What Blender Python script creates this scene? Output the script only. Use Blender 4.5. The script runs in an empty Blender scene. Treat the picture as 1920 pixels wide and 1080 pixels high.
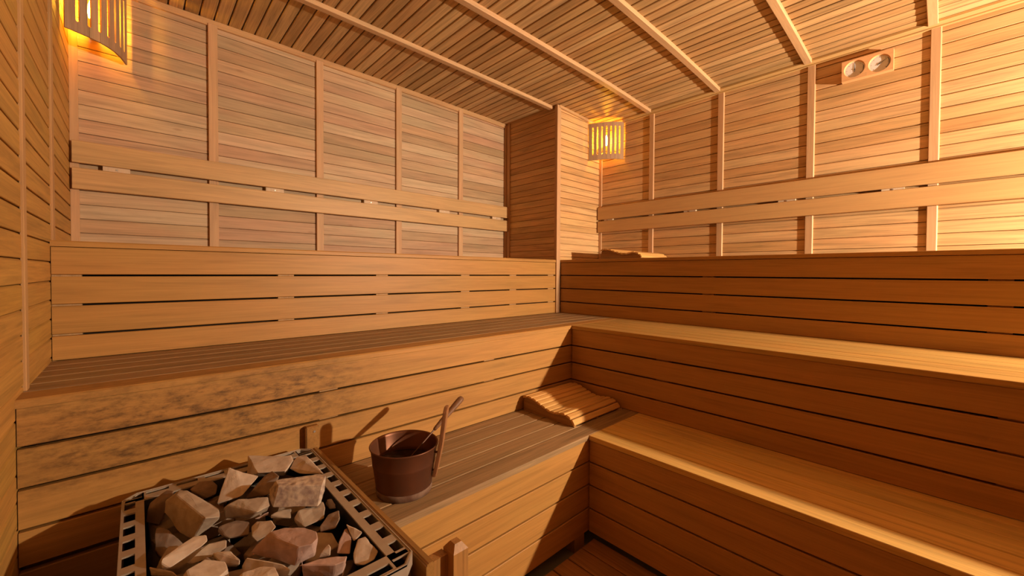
import bpy, bmesh, math, random
from mathutils import Vector, Matrix, noise as mnoise
sc = bpy.context.scene
COL = sc.collection
PI = math.pi
CH = 1.33                     # height of the camera above the floor slab; shapes below are written with the eye at z = 0

# ------------------------------------------------------------------ measured room (metres, eye at the origin)
X0, XR1, XR2, XR3, XRW = -0.236, 2.669, 2.062, 1.600, 3.245
YL3, YL2, YL1, YLW = 1.164, 1.645, 2.262, 2.922
YF = -2.60                    # wall behind the camera
YE = -1.25                    # near end of the right-hand benches
FLOOR = -1.33
PIL = 2.640                   # left face of the boxed pillar
def ceil_z(x):
    pts = [(-1, 1.450), (0.6, 1.449), (1.6, 1.443), (2.5, 1.434), (2.9, 1.418), (3.3, 1.398)]
    for (a, za), (b, zb) in zip(pts, pts[1:]):
        if x <= b: return za + (zb - za) * (x - a) / (b - a)
    return pts[-1][1]

# camera basis (yaw, pitch, roll)
F_PX, YAW, PITCH, ROLL = 754.756, 0.7498, -0.0181, 0.0055
fw = Vector((math.sin(YAW) * math.cos(PITCH), math.cos(YAW) * math.cos(PITCH), math.sin(PITCH)))
rt = Vector((math.cos(YAW), -math.sin(YAW), 0)); up = rt.cross(fw)
rt2 = rt * math.cos(ROLL) + up * math.sin(ROLL); up2 = -rt * math.sin(ROLL) + up * math.cos(ROLL)

# ------------------------------------------------------------------ helpers
def tag(o, label=None, cat=None, group=None, kind=None):
    if label: o['label'] = label
    if cat: o['category'] = cat
    if group: o['group'] = group
    if kind: o['kind'] = kind
    return o
def empty(name, loc, rz=0.0, label=None, cat=None, group=None):
    o = bpy.data.objects.new(name, None); COL.objects.link(o)
    o.empty_display_size = 0.05
    o.location = loc; o.rotation_euler = (0, 0, rz)
    return tag(o, label, cat, group)
def obj(name, bm, mat, parent=None, local=False, smooth=False, label=None):
    """link bm as ONE mesh object; bm is in room coordinates unless local"""
    bmesh.ops.recalc_face_normals(bm, faces=bm.faces[:])
    if parent is not None and not local:
        g = Vector(parent.location)
        if parent.parent is not None: g = g + Vector(parent.parent.location)
        bmesh.ops.translate(bm, verts=bm.verts[:], vec=-g)
    me = bpy.data.meshes.new(name); bm.to_mesh(me); bm.free()
    if smooth:
        for p in me.polygons: p.use_smooth = True
    mats = mat if isinstance(mat, (list, tuple)) else [mat]
    for m in mats: me.materials.append(m)
    o = bpy.data.objects.new(name, me); COL.objects.link(o)
    if parent is not None: o.parent = parent
    if label: o['label'] = label
    return o
def struct(name, bm, mat, label=None, **k):
    o = obj(name, bm, mat, None, **k); o['kind'] = 'structure'
    if label: o['label'] = label
    return o
def copy_tree(o, parent=None):
    c = o.copy(); COL.objects.link(c)
    if parent is not None: c.parent = parent
    for ch in list(o.children): copy_tree(ch, c)
    return c
def BM(): return bmesh.new()
def box(bm, a, b, mi=0):
    x0, y0, z0 = a; x1, y1, z1 = b
    v = [bm.verts.new(p) for p in ((x0,y0,z0),(x1,y0,z0),(x1,y1,z0),(x0,y1,z0),(x0,y0,z1),(x1,y0,z1),(x1,y1,z1),(x0,y1,z1))]
    for f in ((0,3,2,1),(4,5,6,7),(0,1,5,4),(1,2,6,5),(2,3,7,6),(3,0,4,7)):
        bm.faces.new([v[i] for i in f]).material_index = mi
def slab(bm, ax, a0, a1, ua, u0, u1, na, front, back, ch=0.003, ch2=None, mi=0):
    """a board: long axis ax (a0..a1), width axis ua (u0..u1), thickness axis na; the face at `front` has chamfered long edges"""
    ch2 = ch if ch2 is None else ch2
    s = 1 if back > front else -1
    sec = [(u0 + ch, front), (u1 - ch2, front), (u1, front + s * ch2), (u1, back), (u0, back), (u0, front + s * ch)]
    rings = []
    for a in (a0, a1):
        r = []
        for u, n in sec:
            p = [0, 0, 0]; p[ax] = a; p[ua] = u; p[na] = n
            r.append(bm.verts.new(p))
        rings.append(r)
    k = len(sec)
    fs = [bm.faces.new((rings[0][i], rings[0][(i+1) % k], rings[1][(i+1) % k], rings[1][i])) for i in range(k)]
    fs += [bm.faces.new(rings[0]), bm.faces.new(rings[1])]
    for f in fs: f.material_index = mi
def lathe(bm, prof, n=40, c=(0, 0, 0), cap_first=False, cap_last=False):
    rings = []
    for r, z in prof:
        rings.append([bm.verts.new((c[0] + r*math.cos(2*PI*i/n), c[1] + r*math.sin(2*PI*i/n), c[2] + z)) for i in range(n)])
    for A, B in zip(rings, rings[1:]):
        for i in range(n): bm.faces.new((A[i], A[(i+1) % n], B[(i+1) % n], B[i]))
    if cap_first: bm.faces.new(rings[0])
    if cap_last: bm.faces.new(rings[-1])
def tube(bm, pts, radii, n=10, flat=1.0, side=None):
    """swept tube; `flat` squashes the section along the second frame axis"""
    P = [Vector(p) for p in pts]; rings = []
    ref = Vector(side) if side else Vector((0, 0, 1))
    for i, p in enumerate(P):
        d = (P[min(i+1, len(P)-1)] - P[max(i-1, 0)]).normalized()
        a = d.cross(ref)
        if a.length < 1e-4: a = d.cross(Vector((1, 0, 0)))
        a.normalize(); b = a.cross(d).normalized(); r = radii[i] if isinstance(radii, (list, tuple)) else radii
        rings.append([bm.verts.new(p + a*r*math.cos(2*PI*k/n) + b*r*flat*math.sin(2*PI*k/n)) for k in range(n)])
    for A, B in zip(rings, rings[1:]):
        for i in range(n): bm.faces.new((A[i], A[(i+1) % n], B[(i+1) % n], B[i]))
    bm.faces.new(rings[0]); bm.faces.new(rings[-1])
def prism(bm, poly, fn, t0, t1, mi=0):
    """extrude a 2-D polygon; fn(u, v, t) -> point"""
    A = [bm.verts.new(fn(u, v, t0)) for u, v in poly]; B = [bm.verts.new(fn(u, v, t1)) for u, v in poly]
    k = len(poly); fs = [bm.faces.new(A), bm.faces.new(B)]
    for i in range(k): fs.append(bm.faces.new((A[i], A[(i+1) % k], B[(i+1) % k], B[i])))
    for f in fs: f.material_index = mi

# ------------------------------------------------------------------ materials
def new_mat(name):
    m = bpy.data.materials.new(name); m.use_nodes = True
    nt = m.node_tree; nt.nodes.clear()
    out = nt.nodes.new('ShaderNodeOutputMaterial'); b = nt.nodes.new('ShaderNodeBsdfPrincipled')
    nt.links.new(b.outputs[0], out.inputs[0])
    return m, nt, b
def mixc(nt, fac, a, b, mode='MIX'):
    n = nt.nodes.new('ShaderNodeMix'); n.data_type = 'RGBA'; n.blend_type = mode
    for sock, val in ((n.inputs[0], fac), (n.inputs[6], a), (n.inputs[7], b)):
        if hasattr(val, 'is_output'): nt.links.new(val, sock)
        elif isinstance(val, (int, float)): sock.default_value = val
        else: sock.default_value = (*val, 1)
    return n.outputs[2]
def ramp(nt, src, stops):
    r = nt.nodes.new('ShaderNodeValToRGB'); nt.links.new(src, r.inputs[0])
    e = r.color_ramp.elements
    while len(e) < len(stops): e.new(0.5)
    for el, (p, c) in zip(e, stops): el.position = p; el.color = (*c, 1) if len(c) == 3 else c
    return r.outputs[0]
def val(a): return (a, a, a)
def wood(name, cols, axis, grain=0.35, var=1.0, rough=0.5, knots=0.0, stain=None, spec=0.3):
    """cols: board colours picked per board; axis 0/1/2: direction of the grain"""
    m, nt, b = new_mat(name)
    tc = nt.nodes.new('ShaderNodeTexCoord'); geo = nt.nodes.new('ShaderNodeNewGeometry')
    rnd = geo.outputs['Random Per Island']
    sh = nt.nodes.new('ShaderNodeVectorMath'); sh.operation = 'MULTIPLY'; sh.inputs[1].default_value = (7.3, 5.1, 9.7)
    cx = nt.nodes.new('ShaderNodeCombineXYZ')
    for i in range(3): nt.links.new(rnd, cx.inputs[i])
    nt.links.new(cx.outputs[0], sh.inputs[0])
    ad = nt.nodes.new('ShaderNodeVectorMath'); ad.operation = 'ADD'
    nt.links.new(tc.outputs['Object'], ad.inputs[0]); nt.links.new(sh.outputs[0], ad.inputs[1])
    def mapped(s_long, s_cross):
        mp = nt.nodes.new('ShaderNodeMapping'); s = [s_cross]*3; s[axis] = s_long
        mp.inputs['Scale'].default_value = s; nt.links.new(ad.outputs[0], mp.inputs[0]); return mp.outputs[0]
    def noise(vec, scale, det=4, dist=0.0, rg=0.6):
        n = nt.nodes.new('ShaderNodeTexNoise'); n.inputs['Scale'].default_value = scale; n.inputs['Detail'].default_value = det
        n.inputs['Distortion'].default_value = dist; n.inputs['Roughness'].default_value = rg
        nt.links.new(vec, n.inputs['Vector']); return n.outputs[0]
    k = len(cols)
    base = ramp(nt, rnd, [(i/(k-1) if k > 1 else 0, c) for i, c in enumerate(cols)]) if k > 1 else None
    if base is None:
        base = ramp(nt, rnd, [(0, cols[0]), (1, cols[0])])
    g1 = noise(mapped(0.8, 14), 2.2, 4, 0.8)          # wide figure
    g2 = noise(mapped(2.0, 90), 2.0, 3, 0.2)          # fine fibres
    f1 = ramp(nt, g1, [(0.30, val(1 - 0.9*grain)), (0.5, val(1.0)), (0.72, val(1 + 0.45*grain))])
    f2 = ramp(nt, g2, [(0.30, val(1 - 0.6*grain)), (0.62, val(1 + 0.15*grain))])
    c = mixc(nt, 1.0, base, f1, 'MULTIPLY'); c = mixc(nt, 1.0, c, f2, 'MULTIPLY')
    # slow blotches: slightly redder and slightly greyer patches along the board
    g3 = noise(mapped(1.2, 5), 1.5, 2)
    warm = ramp(nt, g3, [(0.38, (1.0, 1.0, 1.0)), (0.62, (1.05, 0.94, 0.93))])
    c = mixc(nt, min(1.0, var), c, warm, 'MULTIPLY')
    if knots:
        vo = nt.nodes.new('ShaderNodeTexVoronoi'); vo.inputs['Scale'].default_value = 1.0
        nt.links.new(mapped(3.2, 9.0), vo.inputs['Vector'])
        kf = ramp(nt, vo.outputs['Distance'], [(0.0, val(1.0)), (0.035, val(0.8)), (0.09, val(0.0))])
        ks = nt.nodes.new('ShaderNodeMath'); ks.operation = 'MULTIPLY'; ks.inputs[1].default_value = knots
        nt.links.new(kf, ks.inputs[0])
        c = mixc(nt, ks.outputs[0], c, (0.16, 0.055, 0.02))
    if stain:
        # mottled damp stains where people's feet and the stove have marked the boards
        (sx0, sx1), (sz0, sz1), amount, ua, va, scol = stain
        sep = nt.nodes.new('ShaderNodeSeparateXYZ'); nt.links.new(geo.outputs['Position'], sep.inputs[0])
        def band(o, lo, hi, soft):
            mr = nt.nodes.new('ShaderNodeMapRange'); mr.interpolation_type = 'SMOOTHSTEP'
            ab = nt.nodes.new('ShaderNodeMath'); ab.operation = 'SUBTRACT'; ab.inputs[1].default_value = (lo+hi)/2
            nt.links.new(o, ab.inputs[0]); aa = nt.nodes.new('ShaderNodeMath'); aa.operation = 'ABSOLUTE'; nt.links.new(ab.outputs[0], aa.inputs[0])
            nt.links.new(aa.outputs[0], mr.inputs[0]); h = (hi-lo)/2
            mr.inputs[1].default_value = h - soft; mr.inputs[2].default_value = h + soft; mr.inputs[3].default_value = 1; mr.inputs[4].default_value = 0
            return mr.outputs[0]
        bx = band(sep.outputs[ua], sx0, sx1, 0.25); bz = band(sep.outputs[va], sz0, sz1, 0.08)
        nz = nt.nodes.new('ShaderNodeTexNoise'); nz.inputs['Scale'].default_value = 24; nz.inputs['Detail'].default_value = 8; nz.inputs['Roughness'].default_value = 0.7
        mp = nt.nodes.new('ShaderNodeMapping'); s = [1.9]*3; s[axis] = 0.7; mp.inputs['Scale'].default_value = s
        nt.links.new(geo.outputs['Position'], mp.inputs[0]); nt.links.new(mp.outputs[0], nz.inputs['Vector'])
        nf = ramp(nt, nz.outputs[0], [(0.42, val(0.22)), (0.50, val(0.45)), (0.64, val(1.0))])
        m1 = nt.nodes.new('ShaderNodeMath'); m1.operation = 'MULTIPLY'; nt.links.new(bx, m1.inputs[0]); nt.links.new(bz, m1.inputs[1])
        m2 = nt.nodes.new('ShaderNodeMath'); m2.operation = 'MULTIPLY'; nt.links.new(m1.outputs[0], m2.inputs[0]); nt.links.new(nf, m2.inputs[1])
        m3 = nt.nodes.new('ShaderNodeMath'); m3.operation = 'MULTIPLY'; nt.links.new(m2.outputs[0], m3.inputs[0]); m3.inputs[1].default_value = amount
        c = mixc(nt, m3.outputs[0], c, scol)
    nt.links.new(c, b.inputs['Base Color'])
    b.inputs['Roughness'].default_value = rough
    b.inputs['Specular IOR Level'].default_value = spec
    bp = nt.nodes.new('ShaderNodeBump'); bp.inputs['Strength'].default_value = 0.12; bp.inputs['Distance'].default_value = 0.002
    nt.links.new(g2, bp.inputs['Height']); nt.links.new(bp.outputs[0], b.inputs['Normal'])
    return m
def plain(name, col, rough=0.6, metal=0.0, noise_amt=0.0, nscale=20, col2=None, spec=0.4):
    m, nt, b = new_mat(name)
    b.inputs['Roughness'].default_value = rough; b.inputs['Metallic'].default_value = metal; b.inputs['Specular IOR Level'].default_value = spec
    if noise_amt:
        tc = nt.nodes.new('ShaderNodeTexCoord'); n = nt.nodes.new('ShaderNodeTexNoise'); n.inputs['Scale'].default_value = nscale; n.inputs['Detail'].default_value = 6
        nt.links.new(tc.outputs['Object'], n.inputs['Vector'])
        f = ramp(nt, n.outputs[0], [(0.35, val(0.0)), (0.65, val(noise_amt))])
        c = mixc(nt, f, col, col2 or tuple(v*0.5 for v in col)); nt.links.new(c, b.inputs['Base Color'])
        bp = nt.nodes.new('ShaderNodeBump'); bp.inputs['Strength'].default_value = 0.2; bp.inputs['Distance'].default_value = 0.002
        nt.links.new(n.outputs[0], bp.inputs['Height']); nt.links.new(bp.outputs[0], b.inputs['Normal'])
    else: b.inputs['Base Color'].default_value = (*col, 1)
    return m
def glow(name, col, strength):
    m, nt, b = new_mat(name); nt.nodes.remove(b)
    e = nt.nodes.new('ShaderNodeEmission'); e.inputs[0].default_value = (*col, 1); e.inputs[1].default_value = strength
    nt.links.new(e.outputs[0], nt.nodes['Material Output'].inputs[0]); return m

BEN = [(0.395, 0.207, 0.057), (0.42, 0.22, 0.062), (0.386, 0.202, 0.054), (0.428, 0.227, 0.066)]
CLAD = [(0.381, 0.259, 0.144), (0.509, 0.383, 0.241), (0.455, 0.294, 0.185), (0.4, 0.299, 0.179), (0.527, 0.398, 0.259), (0.472, 0.328, 0.185)]
CLADR = [(0.472, 0.283, 0.116), (0.606, 0.395, 0.191), (0.539, 0.328, 0.138), (0.629, 0.425, 0.214), (0.562, 0.357, 0.156)]
CEIL = [(0.352, 0.212, 0.085), (0.568, 0.394, 0.189), (0.459, 0.281, 0.119), (0.587, 0.414, 0.208), (0.391, 0.247, 0.104), (0.528, 0.355, 0.166)]
WORN = [(0.283, 0.184, 0.092), (0.316, 0.205, 0.099), (0.265, 0.171, 0.084)]
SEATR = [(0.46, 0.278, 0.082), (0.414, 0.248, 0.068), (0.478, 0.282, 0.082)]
STC = (0.11, 0.055, 0.018)
m_benx = wood('bench wood along x', BEN, 0, 0.20, 0.5, 0.48)
m_beny = wood('bench wood along y', BEN, 1, 0.20, 0.5, 0.48)
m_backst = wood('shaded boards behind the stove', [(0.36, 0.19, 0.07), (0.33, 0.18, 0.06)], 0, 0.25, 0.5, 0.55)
m_benx_st = wood('bench wood water marked', BEN, 0, 0.22, 0.5, 0.55, stain=((-0.30, 0.66), (CH-0.61, CH-0.345), 1.0, 0, 2, STC))
m_wornx = wood('worn seat wood along x', WORN, 0, 0.35, 0.6, 0.6)
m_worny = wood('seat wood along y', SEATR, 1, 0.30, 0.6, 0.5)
m_lowy = wood('low seat wood with bounce light along y', [(0.62, 0.40, 0.125), (0.56, 0.355, 0.11), (0.64, 0.40, 0.12), (0.54, 0.36, 0.10)], 1, 0.28, 0.6, 0.45)  # seat wood made paler; the missing bounce light is put into the colour
m_cladx = wood('wall cladding along x', CLAD, 0, 0.28, 1.0, 0.6, knots=0.35)
m_clady = wood('wall cladding along y', CLADR, 1, 0.32, 0.8, 0.6, knots=0.2)
m_pilx = wood('pillar cladding', CLADR, 0, 0.30, 0.8, 0.6, knots=0.1)
m_cladl = wood('side wall cladding', [(0.43, 0.255, 0.058), (0.47, 0.262, 0.070), (0.41, 0.225, 0.055)], 1, 0.30, 0.7, 0.6)
m_ceil = wood('ceiling cladding along y', CEIL, 1, 0.38, 0.6, 0.6, knots=0.15)
m_postz = wood('upright batten wood', [(0.54, 0.345, 0.185), (0.50, 0.305, 0.17)], 2, 0.18, 0.6, 0.55)
m_postl = wood('side wall batten wood', [(0.45, 0.27, 0.12)], 2, 0.18, 0.6, 0.55)
m_battx = wood('ceiling batten wood', [(0.52, 0.34, 0.185), (0.56, 0.37, 0.20)], 0, 0.18, 0.4, 0.55)
m_moldx = wood('moulding wood along x', [(0.52, 0.33, 0.165)], 0, 0.2, 0.6, 0.5)
m_moldy = wood('moulding wood along y', [(0.54, 0.36, 0.15)], 1, 0.2, 0.3, 0.5)
m_backx = wood('backrest wood along x', [(0.55, 0.355, 0.165), (0.49, 0.30, 0.125)], 0, 0.20, 0.4, 0.45)
m_backy = wood('backrest wood along y', [(0.52, 0.32, 0.135), (0.55, 0.345, 0.155)], 1, 0.12, 0.4, 0.45)
m_block = wood('spacer block wood', [(0.62, 0.47, 0.32)], 2, 0.15, 0.3, 0.6)
m_stud = wood('support stud wood', [(0.50, 0.30, 0.14)], 2, 0.2, 0.3, 0.6)
m_deck = wood('duckboard wood', [(0.40, 0.20, 0.06), (0.34, 0.17, 0.055), (0.36, 0.22, 0.07)], 1, 0.4, 0.8, 0.6)
m_frontw = wood('front wall darkened for bounce light', [(0.28, 0.155, 0.06)], 0, 0.2, 0.3, 0.5)  # dark tone of this unseen wall is invented to set the bounced light
m_rail = wood('guard rail wood', [(0.30, 0.155, 0.045)], 1, 0.25, 0.4, 0.4)
m_post2 = wood('guard post wood', [(0.34, 0.175, 0.055)], 2, 0.3, 0.4, 0.4)
m_slat = wood('headrest slat wood', [(0.58, 0.35, 0.11), (0.64, 0.38, 0.13), (0.54, 0.31, 0.09)], 0, 0.2, 0.6, 0.45)
m_side = wood('headrest side wood', [(0.32, 0.165, 0.055)], 1, 0.3, 0.4, 0.5)
m_shade = wood('lamp shade wood', [(0.42, 0.27, 0.16), (0.38, 0.24, 0.14), (0.46, 0.30, 0.17)], 2, 0.25, 0.5, 0.55)
m_dark = plain('painted shade behind board gaps', (0.02, 0.012, 0.006), 0.9)  # shade of the bench hollow put into the colour
m_tile = plain('grey floor slab', (0.22, 0.20, 0.15), 0.6, 0, 0.6, 8)
m_steel = plain('galvanised stove steel', (0.42, 0.36, 0.29), 0.45, 0.35, 0.5, 30, (0.34, 0.25, 0.19))
m_body = plain('dark stove casing', (0.07, 0.035, 0.035), 0.5, 0.2)
m_grate = plain('soot black grate', (0.02, 0.018, 0.016), 0.8)
m_copper = plain('dull copper bucket', (0.16, 0.060, 0.028), 0.42, 0.55, 0.6, 9, (0.085, 0.04, 0.028))
m_limes = plain('limescale rim', (0.11, 0.05, 0.03), 0.8, 0.1, 0.8, 22, (0.24, 0.155, 0.11))
m_water = plain('water in the bucket', (0.012, 0.010, 0.008), 0.06, 0.0, spec=0.6)
m_ladle = wood('ladle handle wood', [(0.20, 0.10, 0.05)], 2, 0.3, 0.3, 0.5)
m_bail = wood('bucket handle wood', [(0.32, 0.15, 0.065)], 2, 0.3, 0.3, 0.5)
m_iron = plain('dark iron', (0.10, 0.05, 0.035), 0.45, 0.6)
m_screw = plain('steel screw', (0.55, 0.52, 0.48), 0.35, 0.8)
m_dial = plain('white dial face', (0.72, 0.70, 0.70), 0.35, 0, 0.25, 60, (0.60, 0.58, 0.58))
m_black = plain('black print', (0.03, 0.03, 0.03), 0.5)
m_red = plain('red scale arc', (0.62, 0.22, 0.15), 0.5)
m_green = plain('green scale arc', (0.30, 0.33, 0.16), 0.5)
m_gauge = wood('gauge frame wood', [(0.70, 0.40, 0.19)], 1, 0.15, 0.3, 0.45)
m_socket = plain('white lamp socket', (0.6, 0.56, 0.5), 0.4)
m_bulb = glow('burning lamp filament', (1.0, 0.47, 0.025), 400.0)
m_rock = []
for i, (a, bb) in enumerate([((0.46, 0.38, 0.30), (0.33, 0.26, 0.20)), ((0.60, 0.51, 0.42), (0.44, 0.35, 0.28)), ((0.50, 0.35, 0.31), (0.34, 0.23, 0.19)), ((0.30, 0.22, 0.165), (0.20, 0.14, 0.105))]):
    m_rock.append(plain('sauna stone %s' % ('grey tan pink brown'.split()[i]), a, 0.85, 0, 1.0, 26, bb, spec=0.2))

m_rock.append(plain('rough mottled stone', (0.58, 0.48, 0.38), 0.9, 0, 1.0, 60, (0.27, 0.20, 0.18), spec=0.2))
rng = random.Random(11)

# ================================================================== THE SETTING
bm = BM(); box(bm, (X0-0.3, YF-0.3, FLOOR-0.08), (XRW+0.3, YLW+0.3, FLOOR)); struct('floor', bm, m_tile)

def clad_panel(bm, ax, a0, a1, na, surf, into, z0, z1, phase, pitch=0.0705, ch=0.0055, gap=0.0025, mi=0):
    """horizontal cladding boards between two posts, front face at `surf`, going `into` the wall"""
    z = phase - math.ceil((phase - z0)/pitch) * pitch
    while z < z1:
        lo, hi = max(z, z0), min(z + pitch - gap, z1)
        if hi - lo > 0.012:
            slab(bm, ax, a0, a1, 2, lo, hi, na, surf, surf + into*0.014, 0.0015, ch, mi)
        z += pitch
# back wall (left side of the picture): y = YLW
bm = BM(); edges = [X0, 0.331, 0.918, 1.499, 2.088, PIL]
for a, b in zip(edges, edges[1:]): clad_panel(bm, 0, a, b, 1, YLW, 1, FLOOR, 1.45, 1.385, 0.0705, 0.0032, 0.0016)
box(bm, (X0-0.25, YLW+0.015, FLOOR), (XRW+0.25, YLW+0.12, 1.60))
struct('wall_back', bm, m_cladx)
# right wall: x = XRW
ys = [YL1, 1.729, 1.170, 0.613, 0.052, -0.505, -1.062, -1.62, -2.18, YF]
bm = BM()
for a, b in zip(ys, ys[1:]): clad_panel(bm, 1, b, a, 0, XRW, 1, FLOOR, 1.42, 1.338, 0.0692)
box(bm, (XRW+0.015, YF-0.1, FLOOR), (XRW+0.12, YLW+0.1, 1.60))
struct('wall_right', bm, m_clady)
# left end wall: x = X0
yl = [YLW, 2.318, 1.775, 1.23, 0.69, 0.15, -0.4, -0.95, -1.5, -2.05, YF]
bm = BM()
for a, b in zip(yl, yl[1:]): clad_panel(bm, 1, b, a, 0, X0, -1, FLOOR, 1.45, 0.746, 0.0713)
box(bm, (X0-0.12, YF-0.1, FLOOR), (X0-0.015, YLW+0.1, 1.60))
struct('wall_left', bm, m_cladl)
bm = BM(); clad_panel(bm, 0, X0, XRW, 1, YF, -1, FLOOR, 1.45, 1.385)
box(bm, (X0-0.25, YF-0.12, FLOOR), (XRW+0.25, YF-0.015, 1.60)); struct('wall_front', bm, m_frontw)
# ceiling: boards along y between battens
bm = BM(); yb = [YLW, 2.332, 1.752, 1.195, 0.632, 0.066, -0.50, -1.06, -1.62, -2.18, YF]
x = 0.135 - 0.0675*6
while x < XRW:
    lo, hi = max(x+0.0035, X0), min(x + 0.0675 - 0.0035, XRW)
    if hi - lo > 0.01:
        z = ceil_z((lo+hi)/2)
        for a, b in zip(yb, yb[1:]): slab(bm, 1, b, a, 0, lo, hi, 2, z, z+0.014, 0.003)
    x += 0.0675
box(bm, (X0-0.1, YF-0.1, 1.47), (XRW+0.1, YLW+0.1, 1.60))
struct('ceiling', bm, m_ceil)

# pillar boxed in with the same cladding
bm = BM()
clad_panel(bm, 0, PIL+0.004, XRW, 1, YL1, 1, 0.0, 1.43, 0.991, 0.0565, 0.005)
clad_panel(bm, 1, YL1+0.004, YLW, 0, PIL, 1, 0.0, 1.44, 0.991, 0.0565, 0.004, 0.002, 1)
box(bm, (PIL+0.013, YL1+0.013, -0.6), (XRW, YLW, 1.46))
p = struct('wall_pillar', bm, [m_pilx, m_clady]); p['label'] = 'wood clad square pillar in the corner between the bench runs'

TN = [0]
def trim(bm, mat, label=None):
    TN[0] += 1
    o = struct('trim_%d' % TN[0], bm, mat)
    if label: o['label'] = label
    return o
# upright battens on the back wall
for i, (a, b) in enumerate([(X0, -0.205), (0.309, 0.354), (0.895, 0.940), (1.476, 1.522), (2.066, 2.110), (2.612, PIL)]):
    bm = BM(); slab(bm, 2, -0.3, 1.425, 0, a, b, 1, YLW-0.017, YLW+0.002, 0.0015); trim(bm, m_postz)
# upright battens on the right wall
for yc in (1.729, 1.170, 0.613, 0.052, -0.505, -1.062, -1.62, -2.18):
    bm = BM(); slab(bm, 2, -0.3, ceil_z(3.2)-0.02, 1, yc-0.0215, yc+0.0215, 0, XRW-0.010, XRW+0.002, 0.0045, 0.002); trim(bm, m_postz)
bm = BM(); slab(bm, 2, -0.3, 1.39, 1, YL1-0.030, YL1-0.001, 0, XRW-0.012, XRW+0.002, 0.0015); trim(bm, m_postz)
# flat battens on the left end wall
for a, b in ((1.755, 1.795), (2.29, 2.345), (1.21, 1.25), (0.67, 0.71), (0.13, 0.17)):
    bm = BM(); slab(bm, 2, FLOOR, 1.44, 1, a, b, 0, X0+0.006, X0-0.002, 0.002); trim(bm, m_postl)
# pillar corner trim, running down to the middle bench
bm = BM(); box(bm, (PIL-0.026, YL1-0.010, -0.338), (PIL+0.020, YL1+0.004, 1.425)); trim(bm, m_postz)
bm = BM(); box(bm, (PIL-0.008, YL1+0.006, 0.12), (PIL+0.004, YL1+0.035, 1.435)); trim(bm, m_postz)
bm = BM(); box(bm, (PIL-0.012, YLW-0.055, 0.12), (PIL+0.004, YLW-0.016, 1.435)); trim(bm, m_postz)
# ceiling battens, following the slight fall of the ceiling
for yc, x1 in ((2.332, PIL-0.01), (1.752, XRW-0.02), (1.195, XRW-0.02), (0.632, XRW-0.02), (0.066, XRW-0.02), (-0.50, XRW-0.02), (-1.06, XRW-0.02), (-1.62, XRW-0.02), (-2.18, XRW-0.02)):
    bm = BM(); n = 12; prev = None
    for i in range(n+1):
        xx = X0 + (x1 - X0)*i/n; z = ceil_z(xx)
        r = [bm.verts.new(q) for q in ((xx, yc-0.021, z+0.001), (xx, yc-0.021, z-0.020), (xx, yc-0.018, z-0.024), (xx, yc+0.018, z-0.024), (xx, yc+0.021, z-0.020), (xx, yc+0.021, z+0.001))]
        if prev:
            for k in range(6): bm.faces.new((prev[k], prev[(k+1) % 6], r[(k+1) % 6], r[k]))
        else: bm.faces.new(r)
        prev = r
    bm.faces.new(prev); trim(bm, m_battx)
# quarter mouldings where the walls meet the ceiling
def molding(pts_fn, ax, a0, a1, mat, n=12):
    bm = BM(); prev = None
    for i in range(n+1):
        a = a0 + (a1-a0)*i/n
        r = [bm.verts.new(q) for q in pts_fn(a)]; k = len(r)
        if prev:
            for j in range(k): bm.faces.new((prev[j], prev[(j+1) % k], r[(j+1) % k], r[j]))
        else: bm.faces.new(r)
        prev = r
    bm.faces.new(prev); trim(bm, mat)
molding(lambda x: [(x, YLW+0.001, ceil_z(x)-0.001), (x, YLW-0.018, ceil_z(x)-0.001), (x, YLW-0.020, ceil_z(x)-0.012), (x, YLW-0.010, ceil_z(x)-0.026), (x, YLW-0.012, ceil_z(x)-0.034), (x, YLW+0.001, ceil_z(x)-0.036)], 0, X0, PIL, m_moldx)
ZC = ceil_z(XRW)
molding(lambda y: [(XRW+0.001, y, ZC), (XRW-0.020, y, ZC), (XRW-0.024, y, ZC-0.014), (XRW-0.014, y, ZC-0.030), (XRW-0.016, y, ZC-0.038), (XRW+0.001, y, ZC-0.040)], 1, YF, YL1, m_moldy)
molding(lambda x: [(x, YL1+0.001, ceil_z(x)), (x, YL1-0.014, ceil_z(x)), (x, YL1-0.014, ceil_z(x)-0.022), (x, YL1+0.001, ceil_z(x)-0.024)], 0, PIL, XRW-0.02, m_moldx)
molding(lambda y: [(X0-0.001, y, 1.449), (X0+0.016, y, 1.449), (X0+0.008, y, 1.42), (X0-0.001, y, 1.415)], 1, YF, YLW, m_moldy)

# ================================================================== BENCHES
T1 = [(-0.016, 0.0875), (-0.128, -0.024), (-0.241, -0.136), (-0.3396, -0.249)]
T2 = [(-0.465, -0.363), (-0.575, -0.473), (-0.686, -0.583), (-0.7856, -0.694)]
T3 = [(-0.9135, -0.811), (-1.0265, -0.9205), (-1.1395, -1.0335), (-1.256, -1.1465)]
LOW = [(-0.905, -0.802), (-1.017, -0.913), (-1.129, -1.025), (-1.24, -1.137)]
def seat(bm, ax, a0, a1, ua, u0, u1, ztop, pitch=0.1035, gap=0.0055, th=0.022):
    """slatted seat; first board at the front edge u0"""
    s = 1 if u1 > u0 else -1; u = u0
    while (u1 - u)*s > 0.02:
        v = u + s*min(pitch - gap, (u1 - u)*s)
        slab(bm, ax, a0, a1, ua, min(u, v), max(u, v), 2, ztop, ztop - th, 0.0045 if ax == 0 else 0.002, 0.001, 1 if u == u0 else 0)
        u += s*pitch
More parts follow.
